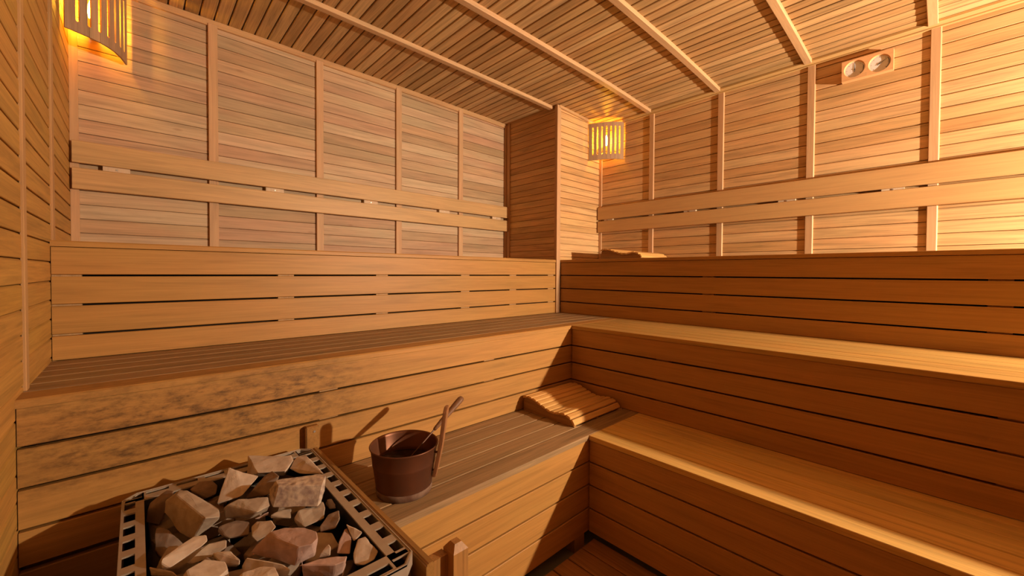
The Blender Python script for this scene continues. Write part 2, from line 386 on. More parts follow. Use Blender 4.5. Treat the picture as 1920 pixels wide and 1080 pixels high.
def bench(name, label, run, plane, a0, a1, back, ztop, boards, mats, studs, group=None):
    """run 'x': front panel in plane y=plane, facing -y.  run 'y': front panel in plane x=plane, facing -x"""
    ax, ua = (0, 1) if run == 'x' else (1, 0)
    base = [0, 0, 0]; base[ax] = (a0+a1)/2; base[ua] = (plane+back)/2; base[2] = boards[-1][0] if boards else ztop - 0.1
    e = empty(name, base, 0, label, 'bench', group)
    bm = BM(); seat(bm, ax, a0, a1, ua, plane - 0.005, back, ztop); obj('seat', bm, [mats[0], mats[2] if len(mats) > 2 else mats[1]], e)
    bm = BM()
    for lo, hi in boards: slab(bm, ax, a0+0.002, a1-0.001, 2, lo, hi, ua, plane, plane+0.020, 0.0022)
    obj('front_panel', bm, mats[1], e)
    lo = boards[-1][0]
    for s0, s1 in studs:
        bm = BM(); q0 = [0, 0, 0]; q1 = [0, 0, 0]
        q0[ax], q1[ax] = s0, s1; q0[ua], q1[ua] = plane+0.0205, plane+0.055; q0[2], q1[2] = lo, ztop-0.023
        box(bm, q0, q1); obj('support_stud', bm, m_stud, e)
    if run == 'y':                                   # added unseen boards keeping lamp light out of the hollow's near end
        bm = BM()
        for b0, b1 in boards: slab(bm, 0, plane+0.0215, back-0.001, 2, b0, b1+0.001, 1, a0+0.001, a0+0.019, 0.002)
        obj('end_light_stop', bm, mats[1], e)
    bm = BM(); q0 = [0, 0, 0]; q1 = [0, 0, 0]        # added near-black sheet that paints the hollow's shade behind the gaps
    q0[ax], q1[ax] = a0+0.03, a1-0.01; q0[ua], q1[ua] = plane+0.07, plane+0.09; q0[2], q1[2] = lo, ztop-0.023
    box(bm, q0, q1); obj('gap_shade_sheet', bm, m_dark, e)
    return e
bench('sauna_bench', 'top tier sauna bench along the back wall, behind the pale backrest boards', 'x', YL1, X0, PIL-0.028, YLW-0.018, 0.1115, T1, (m_benx, m_benx),
      [(-0.235, -0.158), (0.518, 0.591), (1.031, 1.104), (1.642, 1.715), (2.10, 2.17), (2.54, 2.61)])
bench('sauna_bench', 'middle tier sauna bench along the back, worn seat and water marks at its left end', 'x', YL2, X0, XR1, YL1, -0.340, T2, (m_wornx, m_benx_st, m_benx_st),
      [(0.52, 0.59), (1.35, 1.42)])
bench('sauna_bench', 'lowest sauna bench holding the copper bucket and the corner headrest', 'x', YL3, 0.512, XR2, YL2, -0.786, T3, (m_wornx, m_benx, m_wornx),
      [(0.55, 0.60), (1.45, 1.52)])
bench('sauna_bench', 'top tier sauna bench along the right wall, in shade below the dial gauge', 'y', XR1, YE, YL1-0.011, XRW-0.02, 0.1115, T1, (m_worny, m_beny),
      [(-0.2, -0.13), (1.0, 1.07)])
bench('sauna_bench', 'middle tier sauna bench on the right with brightly lit golden seat', 'y', XR2, YE, YL2-0.0055, XR1, -0.340, T2, (m_worny, m_beny, m_worny),
      [(-0.2, -0.13), (1.0, 1.07)])
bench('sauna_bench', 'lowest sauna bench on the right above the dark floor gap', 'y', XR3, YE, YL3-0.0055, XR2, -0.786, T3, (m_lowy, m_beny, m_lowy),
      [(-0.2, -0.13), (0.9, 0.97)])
# back wall panelling low down behind the stove
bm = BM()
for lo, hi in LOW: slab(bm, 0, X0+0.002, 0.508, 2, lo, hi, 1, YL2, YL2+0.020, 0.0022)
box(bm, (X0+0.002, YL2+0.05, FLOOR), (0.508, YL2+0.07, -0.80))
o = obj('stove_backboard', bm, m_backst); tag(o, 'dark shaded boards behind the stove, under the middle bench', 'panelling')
# end board of the lowest bench beside the guard rail
bm = BM()
for lo, hi in T3: slab(bm, 1, YL3+0.022, YL2-0.002, 2, lo, hi, 0, 0.505, 0.5115, 0.002)
o = obj('bench_end_panel', bm, m_beny); tag(o, 'wooden end boards of the lowest bench facing the stove', 'panelling')
# bench foot showing in the toe gap
e = empty('floor_block', (1.54, 1.20, FLOOR), 0, 'dark short wooden block on the floor under the lowest bench corner', 'support block')
bm = BM(); box(bm, (1.505, 1.172, FLOOR+0.001), (1.580, 1.245, -1.257)); obj('timber', bm, m_post2, e)

# duckboard on the floor
e = empty('duckboard', (1.0, 0.3, FLOOR), 0, 'slatted brown wooden duckboard on the floor between the benches', 'floor grating')
bm = BM(); x = 1.618
while x > 0.62:
    slab(bm, 1, YE+0.1, 1.138, 0, x-0.096, x, 2, -1.290, -1.308, 0.003); x -= 0.1025
obj('slat_panel', bm, m_deck, e)
for yy in (1.02, 0.3, -0.5, -1.05):
    bm = BM(); box(bm, (0.64, yy-0.02, FLOOR+0.0005), (1.60, yy+0.02, -1.3085)); obj('bearer', bm, m_post2, e)

# ================================================================== BACKRESTS
def screw_bm(c, ax, r=0.004, t=0.002):
    bm = BM(); n = 14; A = []; B = []
    for i in range(n):
        p = list(c); o = [k for k in range(3) if k != ax]
        p[o[0]] += r*math.cos(2*PI*i/n); p[o[1]] += r*math.sin(2*PI*i/n); A.append(bm.verts.new(p))
        q = list(p); q[ax] -= t; B.append(bm.verts.new(q))
    bm.faces.new(A); bm.faces.new(B)
    for i in range(n): bm.faces.new((A[i], A[(i+1) % n], B[(i+1) % n], B[i]))
    return bm
YB = 2.872
e = empty('backrest', (1.2, YB+0.01, 0.395), 0, 'two long pale backrest boards on the back wall, left of the pillar', 'backrest')
for lo, hi in ((0.5235, 0.6300), (0.3960, 0.4990)):
    bm = BM(); slab(bm, 0, X0+0.010, PIL-0.004, 2, lo, hi, 1, YB, YB+0.018, 0.003); obj('backrest_board', bm, m_backx, e)
for a, b in ((-0.122, -0.022), (0.592, 0.692), (1.215, 1.318), (1.855, 1.958), (2.435, 2.540)):
    bm = BM(); box(bm, (a, YB+0.0185, 0.41), (b, YLW-0.001, 0.61)); s = obj('spacer_block', bm, m_block, e)
    obj('screw', screw_bm(((a+b)/2, YB+0.0182, 0.511), 1), m_screw, e)
XB = 3.200
e = empty('backrest', (XB+0.01, 0.5, 0.385), 0, 'two long backrest boards on the right wall, under the dial gauge', 'backrest')
for lo, hi in ((0.5020, 0.6190), (0.3830, 0.4885)):
    bm = BM(); slab(bm, 1, -1.6, YL1-0.012, 2, lo, hi, 0, XB, XB+0.018, 0.003); obj('backrest_board', bm, m_backy, e)
for a, b in ((2.10, 2.19), (1.343, 1.436), (0.687, 0.785), (0.165, 0.262), (-0.46, -0.36), (-1.1, -1.0)):
    bm = BM(); box(bm, (XB+0.0185, a, 0.40), (XRW-0.001, b, 0.60)); obj('spacer_block', bm, m_block, e)
    obj('screw', screw_bm((XB+0.0182, (a+b)/2, 0.496), 0), m_screw, e)

# ================================================================== CORNER LAMPS
def lamp(name, label, A, B, bulge, z0, z1, out, bulbpos):
    """slotted wooden shade bent from wall point A to wall point B; `out` points into the room"""
    A, B, out = Vector(A), Vector(B), Vector(out).normalized()
    e = empty(name, (bulbpos[0], bulbpos[1], z0), 0, label, 'wall lamp', 'slatted corner lamps')
    n = 8; L = (B-A).length; H = z1 - z0
    def arc(t): return A.lerp(B, t) + out*bulge*math.sin(PI*t)
    ch = [arc(i/n) for i in range(n+1)]
    bm = BM(); w = 0.0065; sb, st = 0.045, 0.035
    for i in range(n):
        P, Q = ch[i], ch[i+1]; d = (Q-P); W = d.length; d.normalize(); nn = Vector((d.y, -d.x))
        if nn.dot(out) < 0: nn = -nn
        poly = [(0, 0), (W, 0)]
        if i < n-1: poly += [(W, sb), (W-w*0.7, sb+w*0.4), (W-w, sb+w*1.2), (W-w, H-st-w*1.2), (W-w*0.7, H-st-w*0.4), (W, H-st)]
        poly += [(W, H), (0, H)]
        if i > 0: poly += [(0, H-st), (w*0.7, H-st-w*0.4), (w, H-st-w*1.2), (w, sb+w*1.2), (w*0.7, sb+w*0.4), (0, sb)]
        prism(bm, poly, lambda u, v, t: (P.x + d.x*u + nn.x*t, P.y + d.y*u + nn.y*t, z0 + v), 0, 0.008)
    obj('slatted_shade', bm, m_shade, e)
    bm = BM(); c = Vector(bulbpos)
    lathe(bm, [(0.0001, -0.045), (0.010, -0.040), (0.013, -0.015), (0.011, 0.02), (0.004, 0.045), (0.0001, 0.055)], 16, c); obj('bulb', bm, m_bulb, e, smooth=True)
    bm = BM(); lathe(bm, [(0.0001, -0.10), (0.018, -0.10), (0.018, -0.05), (0.012, -0.0465), (0.0001, -0.0465)], 20, c)
    obj('socket', bm, m_socket, e)
    cn = Vector((XRW if out.x < 0 else X0, 0)); 
    bm = BM(); y1 = (YL1 if out.x < 0 else YLW)-0.001
    box(bm, (c.x-0.012, c.y+0.0185, c.z-0.095), (c.x+0.012, y1, c.z-0.055)); obj('wall_bracket', bm, m_socket, e)
    return e
lamp('corner_lamp', 'glowing slatted wooden corner lamp beside the pillar', (3.062, YL1-0.003), (XRW-0.006, 2.005), 0.030, 1.035, 1.370, (-1, -1), (3.184, 2.149, 1.222))
lamp('corner_lamp', 'glowing slatted wooden corner lamp at the left edge, cut by the frame', (X0+0.010, 2.640), (-0.036, YLW-0.022), 0.050, 1.062, 1.400, (1, -1), (-0.150, 2.800, 1.245))

# ================================================================== DIAL GAUGE
GX = 3.207
e = empty('sauna_gauge', (GX+0.019, 0.338, 1.187), 0, 'wooden box gauge with two round white dials high on the right wall', 'thermometer')
def disc(bm, cy, cz, r, x0, x1, n=36):
    A = [bm.verts.new((x0, cy+r*math.cos(2*PI*i/n), cz+r*math.sin(2*PI*i/n))) for i in range(n)]
    B = [bm.verts.new((x1, cy+r*math.cos(2*PI*i/n), cz+r*math.sin(2*PI*i/n))) for i in range(n)]
    bm.faces.new(A); bm.faces.new(B)
    for i in range(n): bm.faces.new((A[i], A[(i+1) % n], B[(i+1) % n], B[i]))
# front with two round recesses: each half is a square plate with a circular hole
def holed(bm, y0, y1, z0, z1, cy, cz, r, xa, xb, n=40):
    ring = []
    angs = sorted([2*PI*i/n for i in range(n)] + [math.atan2(z-cz, y-cy) % (2*PI) for y in (y0, y1) for z in (z0, z1)]); n = len(angs)
    for a in angs:
        dy, dz = math.cos(a), math.sin(a)
        ty = ((y1-cy) if dy > 0 else (y0-cy))/dy if abs(dy) > 1e-9 else 1e9
        tz = ((z1-cz) if dz > 0 else (z0-cz))/dz if abs(dz) > 1e-9 else 1e9
        t = min(ty, tz); ring.append(((cy+dy*t, cz+dz*t), (cy+dy*r, cz+dz*r), (cy+dy*(r-0.004), cz+dz*(r-0.004))))
    V = [[bm.verts.new((x, *q[k])) for q in ring] for k, x in ((0, xa), (1, xa), (2, xb), (0, XRW-0.0005))]
    for i in range(n):
        j = (i+1) % n
        bm.faces.new((V[0][i], V[0][j], V[1][j], V[1][i])); bm.faces.new((V[1][i], V[1][j], V[2][j], V[2][i])); bm.faces.new((V[0][j], V[0][i], V[3][i], V[3][j]))
DC = ((0.395, 1.2535, 0.0500), (0.2815, 1.2465, 0.0500))
bm = BM()
holed(bm, 0.338, 0.455, 1.190, 1.312, DC[0][0], DC[0][1], DC[0][2], GX, GX+0.012)
holed(bm, 0.221, 0.338, 1.190, 1.312, DC[1][0], DC[1][1], DC[1][2], GX, GX+0.012)
obj('frame', bm, m_gauge, e)
for k, (cy, cz, r) in enumerate(DC):
    de = bpy.data.objects.new('dial', None); COL.objects.link(de); de.parent = e; de.empty_display_size = 0.02
    de['label'] = ('left dial, needle straight up', 'right dial, needle pointing up to the right')[k]
    def pt(rad, ang, x):          # ang clockwise from top as seen from the room (seen facing +x, right is -y)
        return (x, cy - rad*math.sin(ang), cz + rad*math.cos(ang))
    bm = BM(); disc(bm, cy, cz, r-0.004, GX+0.0105, GX+0.013); obj('dial_face', bm, m_dial, de, local=False) if False else None
    def addp(name, bm_, mat):
        bmesh.ops.translate(bm_, verts=bm_.verts[:], vec=-Vector(e.location))
        o = obj(name, bm_, mat, None); o.parent = de; return o
    addp('dial_face', bm, m_dial)
    bm = BM()
    for i in range(31):
        a = math.radians(-135 + 9*i); big = i % 5 == 0
        r0, r1, w = r-0.009, (r-0.016 if big else r-0.0125), (0.0007 if big else 0.0004)
        P = [Vector(pt(r0, a, GX+0.0102)), Vector(pt(r1, a, GX+0.0102))]; d = (P[1]-P[0]).normalized(); s = d.cross(Vector((1, 0, 0)))*w
        f = bm.faces.new([bm.verts.new(q) for q in (P[0]-s, P[0]+s, P[1]+s, P[1]-s)])
    bmesh.ops.solidify(bm, geom=bm.faces[:], thickness=0.0003)
    addp('scale_marks', bm, m_black)
    for (a0, a1, mt) in (((70, 115, m_red), (118, 140, m_green)) if k == 0 else ((55, 110, m_red), (112, 140, m_green))):
        bm = BM(); prev = None
        for i in range(13):
            a = math.radians(a0+(a1-a0)*i/12); q = [bm.verts.new(pt(r-0.0065, a, GX+0.0101)), bm.verts.new(pt(r-0.009, a, GX+0.0101))]
            if prev: bm.faces.new((prev[0], q[0], q[1], prev[1]))
            prev = q
        bmesh.ops.solidify(bm, geom=bm.faces[:], thickness=0.0003)
        addp('scale_arc', bm, mt)
    a = math.radians(0 if k == 0 else 58); bm = BM()
    tip = Vector(pt(r-0.014, a, GX+0.0085)); tail = Vector(pt(-0.014, a, GX+0.0085)); d = (tip-tail).normalized(); s = d.cross(Vector((1, 0, 0))).normalized()
    q = [tail - s*0.0014, tail + s*0.0014, Vector(pt(0, a, GX+0.0085)) + s*0.0018, tip + s*0.0005, tip - s*0.0005, Vector(pt(0, a, GX+0.0085)) - s*0.0018]
    A = [bm.verts.new(p) for p in q]; Bq = [bm.verts.new(p + Vector((0.0008, 0, 0))) for p in q]
    bm.faces.new(A); bm.faces.new(Bq)
    for i in range(6): bm.faces.new((A[i], A[(i+1) % 6], Bq[(i+1) % 6], Bq[i]))
    addp('needle', bm, m_black)
    bm = BM(); disc(bm, cy, cz, 0.003, GX+0.0075, GX+0.0105, 16); addp('needle_hub', bm, m_black)

# ================================================================== HEADRESTS
PROF = [(0.0, 0.062), (0.012, 0.072), (0.045, 0.076), (0.085, 0.070), (0.125, 0.057), (0.165, 0.044), (0.205, 0.035), (0.240, 0.036), (0.275, 0.043), (0.305, 0.046), (0.330, 0.038), (0.350, 0.020), (0.360, 0.006)]
def prof(t):
    for (a, za), (b, zb) in zip(PROF, PROF[1:]):
        if t <= b: return za + (zb-za)*(t-a)/(b-a)
    return PROF[-1][1]
def headrest(loc, rz, label):
    """local: x along the slats (0..0.42), y = -t from the high back end"""
    e = empty('headrest', loc, rz, label, 'headrest', 'slatted wooden headrests')
    for xs in (0.006, 0.20, 0.394):
        bm = BM(); poly = [(0, 0.0005)] + [(t, z) for t, z in PROF] + [(0.366, 0.0005)]
        prism(bm, poly, lambda u, v, t: (t, -u, v), xs, xs+0.018); obj('side_board', bm, m_side, e, local=True)
    # slats spaced evenly along the curve
    S = [0.0]; N = 200
    for i in range(N):
        a, b = 0.365*i/N, 0.365*(i+1)/N; S.append(S[-1] + math.hypot(b-a, prof(b)-prof(a)))
    ns = 11; step = S[-1]/ns
    for k in range(ns):
        s = (k+0.5)*step; i = next(i for i in range(N+1) if S[i] >= s); t = 0.365*i/N; z = prof(t)
        dz = (prof(min(t+0.004, 0.365)) - prof(max(t-0.004, 0)))/0.008; L = math.hypot(1, dz); ty, tz = 1/L, dz/L; ny, nz = -tz, ty
        if k == ns-1: z = max(z, 0.020)
        w, h = step*0.445, 0.013; bm = BM()
        sec = [(-w, 0.0006), (-w, h*0.55), (-w*0.86, h*0.86), (-w*0.6, h), (w*0.6, h), (w*0.86, h*0.86), (w, h*0.55), (w, 0.0006)]
        rings = [[bm.verts.new((xx, -(t + u*ty + v*ny), z + u*tz + v*nz)) for u, v in sec] for xx in (0.0, 0.003, 0.417, 0.42)]
        for R_ in (rings[0], rings[3]):
            c = Vector((0, 0, 0)); 
            for v in R_: c += v.co/len(R_)
            for v in R_: v.co = c + (v.co-c)*0.88
        for A, B in zip(rings, rings[1:]):
            for j in range(8): bm.faces.new((A[j], A[(j+1) % 8], B[(j+1) % 8], B[j]))
        bm.faces.new(rings[0]); bm.faces.new(rings[3])
        obj('slat', bm, m_slat, e, local=True)
    return e
hr = headrest((1.612, 1.632, -0.7855), 0.0, 'wavy slatted wooden headrest lying in the corner of the lowest bench')
h2 = copy_tree(hr); h2.location = (2.815, 1.945, 0.112); h2['label'] = 'wavy slatted wooden headrest on the top bench beneath the corner lamp, mostly hidden'

# ================================================================== BUCKET AND LADLE
BC = Vector((0.703, 1.322, -0.7855)); 
e = empty('bucket', BC, 0, 'dull copper coloured bucket standing on the lowest bench beside the stove', 'bucket')
bm = BM()
outer = [(0.0001, 0.004), (0.086, 0.004), (0.0935, 0.001), (0.0945, 0.003), (0.0955, 0.012), (0.0975, 0.024), (0.0985, 0.028), (0.0985, 0.032), (0.100, 0.036), (0.1085, 0.100), (0.1105, 0.104), (0.1105, 0.109), (0.1105, 0.112), (0.1165, 0.158), (0.1205, 0.163), (0.1215, 0.166), (0.1195, 0.1685), (0.1165, 0.166), (0.1145, 0.158), (0.1085, 0.112), (0.1065, 0.108), (0.1065, 0.104), (0.0965, 0.030), (0.092, 0.012), (0.0001, 0.010)]
lathe(bm, outer, 56, (0, 0, 0)); obj('pail', bm, m_copper, e, local=True, smooth=True)
bm = BM(); lathe(bm, [(0.0938, 0.0005), (0.0972, 0.001), (0.0985, 0.012), (0.0996, 0.024), (0.0978, 0.0245), (0.0960, 0.012), (0.0940, 0.003)], 48); obj('base_ring', bm, m_limes, e, local=True, smooth=True, label='chalky base ring')
bm = BM(); lathe(bm, [(0.0001, 0.100), (0.1045, 0.100), (0.1045, 0.098), (0.0001, 0.098)], 40); obj('water', bm, m_water, e, local=True)
hd = Vector((0.66, -0.75, 0)).normalized(); sd = Vector((hd.y, -hd.x, 0))
bm = BM(); pts = [(0.103, 0.052), (0.112, 0.085), (0.1225, 0.135), (0.1305, 0.18), (0.139, 0.24), (0.146, 0.29), (0.149, 0.308)]
for i, ((r0, z0), (r1, z1)) in enumerate(zip(pts, pts[1:])): pass
rings = []; ws = [0.009, 0.013, 0.014, 0.015, 0.017, 0.018, 0.011]
for (r, z), w in zip(pts, ws):
    rr = r + 0.006
    rings.append([bm.verts.new(hd*(rr+a) + sd*b + Vector((0, 0, z))) for a, b in ((-0.005, -w), (0.008, -w), (0.008, w), (-0.005, w))])
for A, B in zip(rings, rings[1:]):
    for j in range(4): bm.faces.new((A[j], A[(j+1) % 4], B[(j+1) % 4], B[j]))
bm.faces.new(rings[0]); bm.faces.new(rings[-1])
bmesh.ops.bevel(bm, geom=bm.edges[:], offset=0.002, segments=2, affect='EDGES')
hb = obj('handle', bm, m_bail, e, local=True, label='flat wooden upright handle')
for z, r in ((0.075, 0.1155), (0.140, 0.1305)):
    bm = BM(); tube(bm, [hd*(r-0.016)+Vector((0, 0, z)), hd*(r+0.0035)+Vector((0, 0, z))], [0.004, 0.004], 8); obj('rivet', bm, m_iron, e, local=True)

LT = Vector((0.966, 1.330, -0.512)); LB = Vector((0.690, 1.300, -0.690))
e = empty('ladle', LB, 0, 'ladle with dark wooden handle leaning in the copper bucket', 'ladle')
d = (LT-LB)
bm = BM(); tube(bm, [LB + d*t + Vector((0, 0, 0.004)) for t in (0.02, 0.3, 0.56)], [0.0028, 0.0028, 0.0032], 8); obj('shank', bm, m_iron, e)
bm = BM(); tube(bm, [LB + d*t + Vector((0, 0, 0.004)) for t in (0.48, 0.50, 0.62, 0.76, 0.90, 0.96, 0.99, 1.0)], [0.005, 0.008, 0.0105, 0.0125, 0.0145, 0.0145, 0.0105, 0.004], 12, 0.85); obj('handle', bm, m_ladle, e, smooth=True)
bm = BM(); lathe(bm, [(0.0001, -0.018), (0.018, -0.014), (0.030, -0.004), (0.034, 0.010), (0.0325, 0.010), (0.0285, -0.002), (0.017, -0.012), (0.0001, -0.015)], 24, LB + Vector((-0.022, 0, -0.008))); obj('bowl', bm, m_iron, e, smooth=True)

# ================================================================== GUARD RAIL
e = empty('guard_rail', (0.50, 1.2, FLOOR), 0, 'low wooden guard rail with square post between stove and bucket', 'railing')
bm = BM(); slab(bm, 1, 0.795, 1.617, 2, -0.770, -0.668, 0, 0.4780, 0.4985, 0.004)
bmesh.ops.bevel(bm, geom=[ed for ed in bm.edges if ed.calc_length() > 0.5], offset=0.003, segments=2, affect='EDGES')
obj('rail', bm, m_rail, e)
bm = BM(); box(bm, (0.458, 1.618, -0.785), (0.504, YL2-0.0008, -0.586))
bmesh.ops.bevel(bm, geom=bm.edges[:], offset=0.003, segments=2, affect='EDGES'); obj('wall_block', bm, m_rail, e)
obj('screw', screw_bm((0.487, 1.6175, -0.606), 1, 0.004), m_screw, e)
bm = BM(); px0, px1, py0, py1, zt = 0.537, 0.5795, 0.772, 0.8155, -0.664
pc = ((px0+px1)/2, (py0+py1)/2)
V0 = [bm.verts.new((x, y, FLOOR+0.0005)) for x, y in ((px0, py0), (px1, py0), (px1, py1), (px0, py1))]
V1 = [bm.verts.new((x, y, zt)) for x, y in ((px0, py0), (px1, py0), (px1, py1), (px0, py1))]
V2 = [bm.verts.new((pc[0]+(x-pc[0])*0.45, pc[1]+(y-pc[1])*0.45, zt+0.016)) for x, y in ((px0, py0), (px1, py0), (px1, py1), (px0, py1))]
for A, B in ((V0, V1), (V1, V2)):
    for j in range(4): bm.faces.new((A[j], A[(j+1) % 4], B[(j+1) % 4], B[j]))
bm.faces.new(V0); bm.faces.new(V2)
obj('post', bm, m_post2, e)
bm = BM(); box(bm, (0.4990, 0.797, -0.766), (0.5365, 0.822, -0.672)); obj('post_bracket', bm, m_post2, e)

# ================================================================== STOVE
SX0, SX1, SY0, SY1, SZ = -0.037, 0.462, 0.800, 1.590, -0.648
IX0, IX1, IY0, IY1 = 0.009, 0.411, 0.857, 1.535
e = empty('sauna_stove', ((SX0+SX1)/2, (SY0+SY1)/2, FLOOR), 0, 'sauna heater with perforated steel rim full of stones, in front of the benches', 'sauna stove')
C = 0.036
bm = BM(); zt, zb = SZ, SZ-0.004
def cell(x0, x1, y0, y1): box(bm, (x0, y0, zb), (x1, y1, zt))
def side_y(xa, xb, xh0, xh1, y0, y1, n):       # rim running along y with n square holes
    p = (y1-y0)/n; hl = p*0.62
    cell(xa, xh0, y0, y1); cell(xh1, xb, y0, y1)
    y = y0
    for i in range(n):
        cell(xh0, xh1, y, y+(p-hl)/2); cell(xh0, xh1, y+(p+hl)/2, y+p); y += p
def side_x(ya, yb_, yh0, yh1, x0, x1, n):
    p = (x1-x0)/n; hl = p*0.74
    cell(x0, x1, ya, yh0); cell(x0, x1, yh1, yb_)
    x = x0
    for i in range(n):
        cell(x, x+(p-hl)/2, yh0, yh1); cell(x+(p+hl)/2, x+p, yh0, yh1); x += p
side_y(IX1, SX1, 0.431, 0.455, SY0+C, SY1-C-0.010, 10)
side_y(SX0, IX0, SX0+0.006, SX0+0.028, SY0+C, SY1-C, 10)
side_x(IY1, SY1, IY1+0.030, SY1-0.008, SX0+C+0.006, SX1-C-0.012, 6)
side_x(SY0, IY0, SY0+0.010, SY0+0.032, SX0+C+0.006, SX1-C-0.012, 6)
# chamfered corners, each a ring of strips around a small opening
def quad(pts):
    prism(bm, pts, lambda u, v, t: (u, v, t), zb, zt)
for sx, sy in ((0, 0), (1, 0), (0, 1), (1, 1)):
    ox, oy = (SX1 if sx else SX0), (SY1 if sy else SY0); dx, dy = (-1 if sx else 1), (-1 if sy else 1)
    cx_ = C+0.012 if sx else C+0.006; cy_ = C+(0.010 if (sx and sy) else 0); q = 0.030
    def M(u, v): return (ox+dx*u, oy+dy*v)
    quad([M(q, 0), M(cx_, 0), M(cx_, 0.007), M(q+0.003, 0.007)])
    quad([M(q, 0), M(q+0.003, 0.007), M(0.007, q+0.003), M(0, q)])
    quad([M(0, q), M(0.007, q+0.003), M(0.007, cy_), M(0, cy_)])
    iw = (SX1-IX1) if sx else (IX0-SX0); ih = (SY1-IY1) if sy else (IY0-SY0)
    quad([M(cx_, 0.007), M(max(iw, cx_)+0.0001, 0.007), M(max(iw, cx_)+0.0001, ih), M(cx_, ih)] if iw > cx_+0.001 else [M(cx_-0.004, 0.007), M(cx_, 0.007), M(cx_, ih), M(cx_-0.004, ih)])
    quad([M(0.007, cy_-0.003), M(cx_, cy_-0.003), M(cx_, ih), M(0.007, ih)] if ih > cy_ else [M(0.007, cy_-0.004), M(cx_, cy_-0.004), M(cx_, cy_), M(0.007, cy_)])
rim = obj('rim', bm, m_steel, e, label='pale perforated steel rim')
# folded outer lip
bm = BM(); q = 0.030
outl = [(SX0+q, SY0), (SX1-q, SY0), (SX1, SY0+q), (SX1, SY1-q), (SX1-q, SY1), (SX0+q, SY1), (SX0, SY1-q), (SX0, SY0+q)]
cxm, cym = (SX0+SX1)/2, (SY0+SY1)/2
def inset(p, t): 
    return (p[0] + (t if p[0] < cxm else -t), p[1] + (t if p[1] < cym else -t))
A = [bm.verts.new((*p, SZ+0.002)) for p in outl]; Bv = [bm.verts.new((*p, SZ-0.030)) for p in outl]
Cc = [bm.verts.new((*inset(p, 0.0025), SZ+0.002)) for p in outl]; Dd = [bm.verts.new((*inset(p, 0.0025), SZ-0.030)) for p in outl]
for i in range(8):
    j = (i+1) % 8
    for f in ((A[i], A[j], Bv[j], Bv[i]), (Cc[j], Cc[i], Dd[i], Dd[j]), (A[j], A[i], Cc[i], Cc[j]), (Bv[i], Bv[j], Dd[j], Dd[i])): bm.faces.new(f)
obj('rim_lip', bm, m_steel, e)
# inner stone basket and outer casing
def shell(x0, x1, y0, y1, z0, z1, t, bottom=True):
    bm = BM()
    box(bm, (x0, y0, z0), (x0+t, y1, z1)); box(bm, (x1-t, y0, z0), (x1, y1, z1)); box(bm, (x0+t, y0, z0), (x1-t, y0+t, z1)); box(bm, (x0+t, y1-t, z0), (x1-t, y1, z1))
    if bottom: box(bm, (x0+t, y0+t, z0), (x1-t, y1-t, z0+t))
    return bm
obj('stone_basket', shell(IX0-0.004, IX1+0.004, IY0-0.004, IY1+0.004, -0.90, SZ-0.0045, 0.004), m_grate, e)
obj('casing', shell(SX0+0.004, SX1-0.004, SY0+0.03, SY1-0.03, FLOOR+0.05, SZ-0.031, 0.004), m_body, e)
for lx in (SX0+0.03, SX1-0.06):
    for ly in (SY0+0.05, SY1-0.08):
        bm = BM(); box(bm, (lx, ly, FLOOR+0.0005), (lx+0.03, ly+0.03, FLOOR+0.0495)); obj('leg', bm, m_body, e)

# ------------------------------------------------------------------ stones
def finish_stone(bm, r):
    bmesh.ops.dissolve_limit(bm, angle_limit=math.radians(6), verts=bm.verts[:], edges=bm.edges[:])
    bmesh.ops.bevel(bm, geom=bm.edges[:], offset=0.0018, segments=1, affect='EDGES')
    bmesh.ops.triangulate(bm, faces=bm.faces[:])
    for _ in range(3):
        L = [ed for ed in bm.edges if ed.calc_length() > 0.012]
        if L: bmesh.ops.subdivide_edges(bm, edges=L, cuts=1); bmesh.ops.triangulate(bm, faces=[f for f in bm.faces if len(f.verts) > 3])
    o = Vector((r.uniform(0, 50), 3.1, 7.7))
    for v in bm.verts:
        k = mnoise.noise(v.co*70 + o)*0.0012 + mnoise.noise(v.co*22 + o)*0.0030
        v.co += v.co.normalized()*k
    return bm
def hull_stone(r, sx, sy, sz, rough=0.5):
    """a broken block: a box cut by random planes, edges barely worn, faces slightly pitted"""
    bm = BM(); bmesh.ops.create_cube(bm, size=1.0)
    for v in bm.verts:
        v.co.x += r.uniform(-0.13, 0.10)*(1 if v.co.x > 0 else -1); v.co.y += r.uniform(-0.13, 0.10)*(1 if v.co.y > 0 else -1); v.co.z += r.uniform(-0.10, 0.08)*(1 if v.co.z > 0 else -1)
    for _ in range(r.choice((4, 5, 6))):
        n = Vector((r.choice((-1, 1))*r.uniform(0.3, 1), r.choice((-1, 1))*r.uniform(0.3, 1), r.uniform(-0.9, 0.9))); n.normalize()
        sup = max(v.co.dot(n) for v in bm.verts); d = sup*r.uniform(0.68, 0.90)
        bmesh.ops.bisect_plane(bm, geom=bm.verts[:]+bm.edges[:]+bm.faces[:], plane_co=n*d, plane_no=n, clear_outer=True)
        bmesh.ops.holes_fill(bm, edges=[ed for ed in bm.edges if ed.is_boundary])
    bmesh.ops.remove_doubles(bm, verts=bm.verts[:], dist=0.04)
    pts = [v.co.copy() for v in bm.verts]; bm.free(); bm = BM()
    for p in pts: bm.verts.new((p.x*sx, p.y*sy, p.z*sz))
    bmesh.ops.convex_hull(bm, input=bm.verts[:], use_existing_faces=False)
    bmesh.ops.delete(bm, geom=[v for v in bm.verts if not v.link_faces], context='VERTS')
    return finish_stone(bm, r)
def unproj(px, py, z):
    v = fw + rt2*((px-960.05)/F_PX) - up2*((py-524.93)/F_PX)
    return v*(z/v.z)
RZ = -0.648                                            # level of the stove rim
